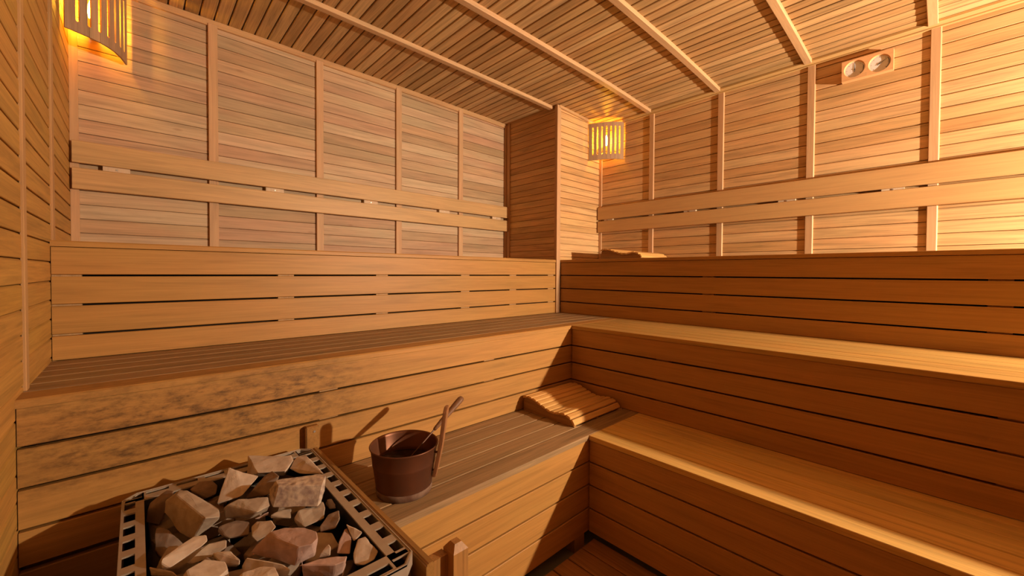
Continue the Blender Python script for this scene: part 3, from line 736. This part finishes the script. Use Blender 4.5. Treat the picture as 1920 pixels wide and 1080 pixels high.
ST = [  # material, label, corners (measured across, down, height over the rim in cm)
 (1, 'flat pale block at the back of the heap, touching the back rim, tan front edge', ((748,275,3.5),(962,275,3.5),(975,300,3),(935,352,2.5),(795,362,2.5),(722,345,-1.5),(795,385,-1.5),(930,375,-1.5),(985,300,-1.5))),
 (1, 'grey slab stone leaning over the back right corner of the stove rim', ((990,283,3),(1040,285,3),(1125,372,4),(1000,372,2),(950,345,2),(955,352,0.6),(1120,376,1.2),(1060,300,0.5))),
 (1, 'pale upright wedge stone near the middle of the back rim', ((650,340,6),(690,355,5.5),(800,385,3.5),(715,485,1.5),(590,525,0),(620,430,3),(640,440,-4),(770,420,-4),(600,530,-2),(700,490,-3))),
 (3, 'brown pointed stone between the pale upright wedge and the big mottled block', ((870,357,4),(905,385,4),(880,430,2),(850,480,0),(730,498,-1),(770,455,1.5),(835,380,3),(745,505,-4),(850,470,-4),(890,430,-4))),
 (4, 'big rectangular block with rough mottled front, highest on the right side', ((905,398,6),(1110,372,6),(1138,385,6),(1125,428,5.6),(900,437,5.6),(885,410,5.8),(855,500,1.6),(870,545,0.5),(1100,540,0.5),(1118,520,0.6),(1136,460,0.6),(860,450,3))),
 (3, 'brown rounded stone under the back rim, left of the pale wedge', ((450,450,0),(500,410,1),(565,405,1),(592,430,0),(585,475,-1),(540,498,-2),(460,480,-2),(480,480,-5),(570,480,-5),(520,440,-5))),
 (0, 'largest block of the heap with a long pink ridge, left side', ((400,455,5),(440,460,5),(600,560,3.5),(605,590,3),(530,598,4),(385,480,5),(330,510,3),(325,570,0),(400,670,-2),(470,710,-3),(550,650,-2),(600,600,-1),(600,550,-1),(450,470,-1))),
 (3, 'dark stone with lilac tip in the back left corner of the heap', ((340,450,3),(378,458,3),(345,495,1.5),(308,500,1),(235,560,-1),(230,620,-4),(300,630,-5),(318,560,-4),(250,520,0))),
 (0, 'broad pale fronted stone left of the mottled block, in mid heap', ((645,530,2.5),(700,500,3.5),(850,487,3.5),(858,535,2),(790,570,2),(640,540,2),(622,548,0),(635,600,-1.5),(760,600,-1.5),(850,560,-1.5))),
 (0, 'smooth grey stone directly in front of the mottled block', ((1000,558,0),(1125,515,0),(1138,545,0),(1130,600,-1.5),(1030,645,-2.5),(980,600,-1.5),(1000,640,-5),(1120,610,-5),(1060,570,-5))),
 (0, 'small flat tan stone in front of the mottled block, left half', ((862,582,-0.5),(900,560,-0.3),(968,548,-0.3),(965,600,-1.5),(862,598,-1.5),(875,600,-4),(955,600,-4),(935,565,-4))),
 (2, 'tiny lilac sliver stone in the middle of the heap', ((775,603,-1.3),(848,566,-1),(852,580,-1.3),(805,603,-2),(805,600,-3),(845,580,-3))),
 (1, 'small pale faceted stone just left above the pink topped block', ((790,612,-0.5),(865,608,0),(892,640,-0.5),(855,680,-1.5),(790,720,-3),(765,690,-2),(762,640,-1.5),(790,710,-5),(870,650,-5),(790,650,-5))),
 (2, 'big pink topped block with dark brown front, near the front', ((860,665,3.8),(940,645,4),(1030,642,4),(1092,665,4),(1100,700,4),(1075,728,3.8),(1000,745,3.5),(920,715,3.5),(838,685,3.2),(757,775,-1.5),(985,838,-1.5),(1085,792,-1.5),(1095,720,-1.5),(790,735,-1.5))),
 (3, 'brown block in the hollow at the centre of the heap', ((600,640,-1.5),(690,604,-1),(755,614,-1),(752,680,-2.5),(650,700,-3),(595,670,-2.5),(620,690,-6),(745,690,-6),(700,640,-6))),
 (3, 'dark rounded stone with light tip by the left rim', ((280,650,-1),(310,640,-0.8),(350,660,-1),(395,700,-2.5),(430,735,-4),(310,800,-5),(275,760,-4),(295,795,-7),(410,750,-7),(330,700,-7))),
 (1, 'long narrow stone slanting up from the left rim', ((302,825,1.5),(312,800,2),(470,692,2.2),(535,682,2.2),(545,710,1.8),(515,740,1.5),(350,850,0.5),(308,855,0.3),(325,858,-1.5),(510,745,-1.5),(480,712,-1.5))),
 (0, 'flat tan stone between the long narrow stone and the hollow', ((548,727,1.3),(640,707,1.3),(642,745,0.5),(560,800,-0.7),(472,830,-1.2),(440,825,-0.8),(505,762,0.8),(455,830,-3),(635,760,-3),(560,745,-3))),
 (1, 'pale wedge stone left of the bottom centre', ((572,772,1.8),(658,768,2),(703,810,1.5),(700,838,0.5),(650,845,0),(605,832,0.5),(560,780,1.5),(585,848,-2.5),(690,848,-2.5),(610,792,-2.5))),
 (3, 'dark brown stone under the pale wedge at the bottom edge', ((545,790,1),(598,840,0.4),(640,862,0),(620,900,-1),(475,885,-1),(490,840,0),(500,900,-5),(610,900,-5),(560,830,-5))),
 (1, 'wide pale stone with pink patch cut by the bottom edge, centre', ((735,795,1.5),(925,832,1.5),(962,857,1),(950,890,-1),(720,885,-1),(712,840,0),(735,890,-4),(940,890,-4),(850,830,-4))),
 (2, 'tan topped dark fronted block cut by the bottom edge, right of centre', ((1018,832,2.6),(1100,803,3),(1252,787,3),(1238,815,2.7),(1185,835,2.5),(1020,836,2.6),(1022,900,-3),(1170,930,-3),(1225,900,-3),(1240,840,-3))),
 (3, 'brown slanting stone near the right rim, beside the smooth grey one', ((1152,577,-0.5),(1208,557,0),(1212,600,-0.5),(1188,650,-2),(1112,668,-3),(1110,640,-2),(1122,668,-6),(1198,640,-6),(1178,602,-6))),
 (2, 'purplish brown upright stone near the right rim', ((1235,652,0),(1250,642,0),(1270,700,-0.8),(1262,778,-2),(1195,778,-2),(1205,720,-1),(1202,778,-6),(1255,778,-6),(1238,702,-6))),
 (1, 'pinkish white sharp stone touching the right rim', ((1240,624,1),(1298,650,0.6),(1328,668,0.2),(1308,694,-0.7),(1280,716,-1.2),(1268,700,-3),(1315,690,-3),(1280,655,-3))),
 (1, 'lumpy pale stone in the front right corner of the heap', ((1302,702,0),(1340,692,0),(1368,722,-0.2),(1412,762,-0.5),(1388,808,-1.2),(1332,838,-1.7),(1285,828,-1.7),(1280,782,-1.2),(1302,836,-5),(1395,798,-5),(1340,742,-5))),
 (1, 'small triangular pale stone right of the pink topped block', ((1155,724,0.4),(1167,742,0.2),(1163,788,-1.2),(1105,798,-1.7),(1116,772,-0.7),(1116,798,-4),(1158,790,-4))),
 (0, 'small grey stone low beside the right rim, right of the mottled block', ((1145,502,-1.5),(1188,492,-1),(1208,520,-1.5),(1198,548,-2.5),(1160,552,-3),(1165,548,-5),(1196,540,-5),(1172,512,-5))),
 (0, 'tan stone at the bottom edge by the left rim', ((245,842,0),(300,862,0.2),(368,866,0.2),(398,895,-0.5),(252,892,-1),(262,890,-4),(385,895,-4),(310,870,-4))),
]
def traced_stone(r, pts):
    P = []
    for cx, cy, h in pts:
        z = RZ + h*0.01; p = unproj(188 + cx/2.697, 750 + cy/2.697, z)
        if h < 0.5: p.x = min(max(p.x, 0.0115), 0.4085); p.y = min(max(p.y, 0.860), 1.532)
        P.append(p)
    c = sum(P, Vector())/len(P); bm = BM()
    for p in P: bm.verts.new(p - c)
    bmesh.ops.convex_hull(bm, input=bm.verts[:], use_existing_faces=False)
    bmesh.ops.delete(bm, geom=[v for v in bm.verts if not v.link_faces], context='VERTS')
    return finish_stone(bm, r), c
for k, (mi, lab, pts) in enumerate(ST):
    bm, c = traced_stone(random.Random(200+k), pts)
    o = obj('sauna_stone', bm, m_rock[mi]); o.location = c; tag(o, lab, 'stone', 'stones heaped in the stove')
# the layer below, showing only in the gaps, and the near end of the heap
r = random.Random(5); gx = IX0+0.045; 
for layer, zc in ((0, -0.722),):
    y = IY0+0.045
    while y < IY1-0.03:
        x = IX0+0.048
        while x < IX1-0.03:
            bm = hull_stone(r, 0.080, 0.074, 0.062); o = obj('sauna_stone', bm, m_rock[3 if r.random() < 0.55 else 0])
            o.location = (x+r.uniform(-0.006, 0.006), y+r.uniform(-0.006, 0.006), zc+r.uniform(-0.01, 0.012)); o.rotation_euler = (r.uniform(-0.3, 0.3), r.uniform(-0.3, 0.3), r.uniform(0, 3))
            tag(o, 'grey brown angular stone low in the heap, showing only in the gaps between bigger stones', 'stone', 'half hidden stones low in the stove'); x += 0.088
        y += 0.080
for (x, y, s) in ((0.06, 0.91, 0.09), (0.17, 0.91, 0.10), (0.28, 0.905, 0.09), (0.085, 1.01, 0.085)):
    bm = hull_stone(r, s, s*0.8, s*0.7); o = obj('sauna_stone', bm, m_rock[1]); o.location = (x, y, -0.655); o.rotation_euler = (0.1, 0.1, x*9)
    tag(o, 'tan stone at the near end of the heap, below the picture edge', 'stone', 'stones at the near end of the stove')

STLOC = [(0.3191, 1.4757, -0.6372), (0.3909, 1.3963, -0.6284), (0.2068, 1.4274, -0.6415), (0.2756, 1.3788, -0.6465), (0.3265, 1.2281, -0.6132), (0.144, 1.5087, -0.666), (0.1057, 1.3425, -0.6348), (0.0407, 1.4809, -0.6541), (0.2082, 1.2696, -0.637), (0.3436, 1.1737, -0.6708), (0.2839, 1.2283, -0.6681), (0.2449, 1.2537, -0.6673), (0.2311, 1.1952, -0.672), (0.2581, 1.0245, -0.6292), (0.1816, 1.2601, -0.6808), (0.0501, 1.3305, -0.6873), (0.074, 1.1713, -0.6412), (0.1158, 1.157, -0.6555), (0.1409, 1.0848, -0.6471), (0.1129, 1.1001, -0.6662), (0.2024, 1.012, -0.6591), (0.2972, 0.9035, -0.6436), (0.3757, 1.1153, -0.6769), (0.3714, 1.0043, -0.6744), (0.3962, 1.0012, -0.6594), (0.3892, 0.9266, -0.6675), (0.3202, 0.9839, -0.6637), (0.4058, 1.2044, -0.6786), (0.0352, 1.1589, -0.6644), (0.0595, 0.9015, -0.7199), (0.1408, 0.8961, -0.7273), (0.2609, 0.909, -0.7764), (0.3403, 0.8973, -0.7319), (0.0525, 0.9899, -0.7014), (0.142, 0.9906, -0.7151), (0.2164, 0.9841, -0.7771), (0.3453, 0.9841, -0.7629), (0.0659, 1.0593, -0.7658), (0.1606, 1.0815, -0.7266), (0.2501, 1.0698, -0.7191), (0.3312, 1.0733, -0.713), (0.0603, 1.1458, -0.7258), (0.1395, 1.1667, -0.7768), (0.2289, 1.1613, -0.7228), (0.3207, 1.1649, -0.7343), (0.0659, 1.2341, -0.7118), (0.1455, 1.2442, -0.7407), (0.2462, 1.2248, -0.771), (0.3301, 1.2415, -0.7751), (0.0558, 1.2956, -0.7853), (0.1414, 1.3357, -0.7598), (0.233, 1.3113, -0.7783), (0.3298, 1.3133, -0.7157), (0.067, 1.3984, -0.7584), (0.147, 1.3894, -0.7023), (0.2341, 1.3938, -0.7265), (0.3268, 1.3948, -0.7128), (0.0521, 1.4768, -0.7302), (0.1449, 1.4833, -0.7184), (0.2443, 1.4862, -0.7221), (0.3352, 1.4855, -0.7247), (0.0559, 0.9084, -0.632), (0.1558, 0.9141, -0.6371), (0.2399, 0.9121, -0.7041), (0.088, 1.0105, -0.6375)]
for o, q in zip([o for o in COL.objects if o.name.startswith('sauna_stone')], STLOC): o.location = q

# ================================================================== LIGHT
def point(name, loc, power, col, rad):
    l = bpy.data.lights.new(name, 'POINT'); l.energy = power; l.color = col; l.shadow_soft_size = rad
    o = bpy.data.objects.new(name, l); COL.objects.link(o); o.location = loc; return o
def spot(name, loc, aim, power, col, rad, cone):
    l = bpy.data.lights.new(name, 'SPOT'); l.energy = power; l.color = col; l.shadow_soft_size = rad
    l.spot_size = math.radians(cone); l.spot_blend = 1.0
    o = bpy.data.objects.new(name, l); COL.objects.link(o); o.location = loc
    o.rotation_euler = Vector(aim).to_track_quat('-Z', 'Y').to_euler(); return o
spot('room_lamp', (2.69, -1.90, 0.38), (0.15, 0.95, 0.06), 835, (1.0, 0.765, 0.53), 0.03, 179)
w = bpy.data.worlds.new('sauna world'); sc.world = w; w.use_nodes = True
w.node_tree.nodes['Background'].inputs[0].default_value = (0.02, 0.012, 0.006, 1); w.node_tree.nodes['Background'].inputs[1].default_value = 0.2

# ================================================================== CAMERA
cam = bpy.data.cameras.new('camera'); co = bpy.data.objects.new('camera', cam); COL.objects.link(co)
cam.sensor_width = 36; cam.lens = F_PX*36/1920; cam.shift_y = (524.93-540)/1920; cam.clip_start = 0.02
Mx = Matrix((rt2, up2, -fw)).transposed().to_4x4(); co.matrix_world = Mx
sc.camera = co
# stand everything on the floor plane z = 0
for o in COL.objects:
    if o.parent is None: o.location.z += CH
sc.view_settings.view_transform = 'Standard'; sc.view_settings.look = 'None'; sc.view_settings.gamma = 1; sc.view_settings.exposure = 0.0
sc.view_settings.use_curve_mapping = False
sc.cycles.max_bounces = 14; sc.cycles.diffuse_bounces = 8
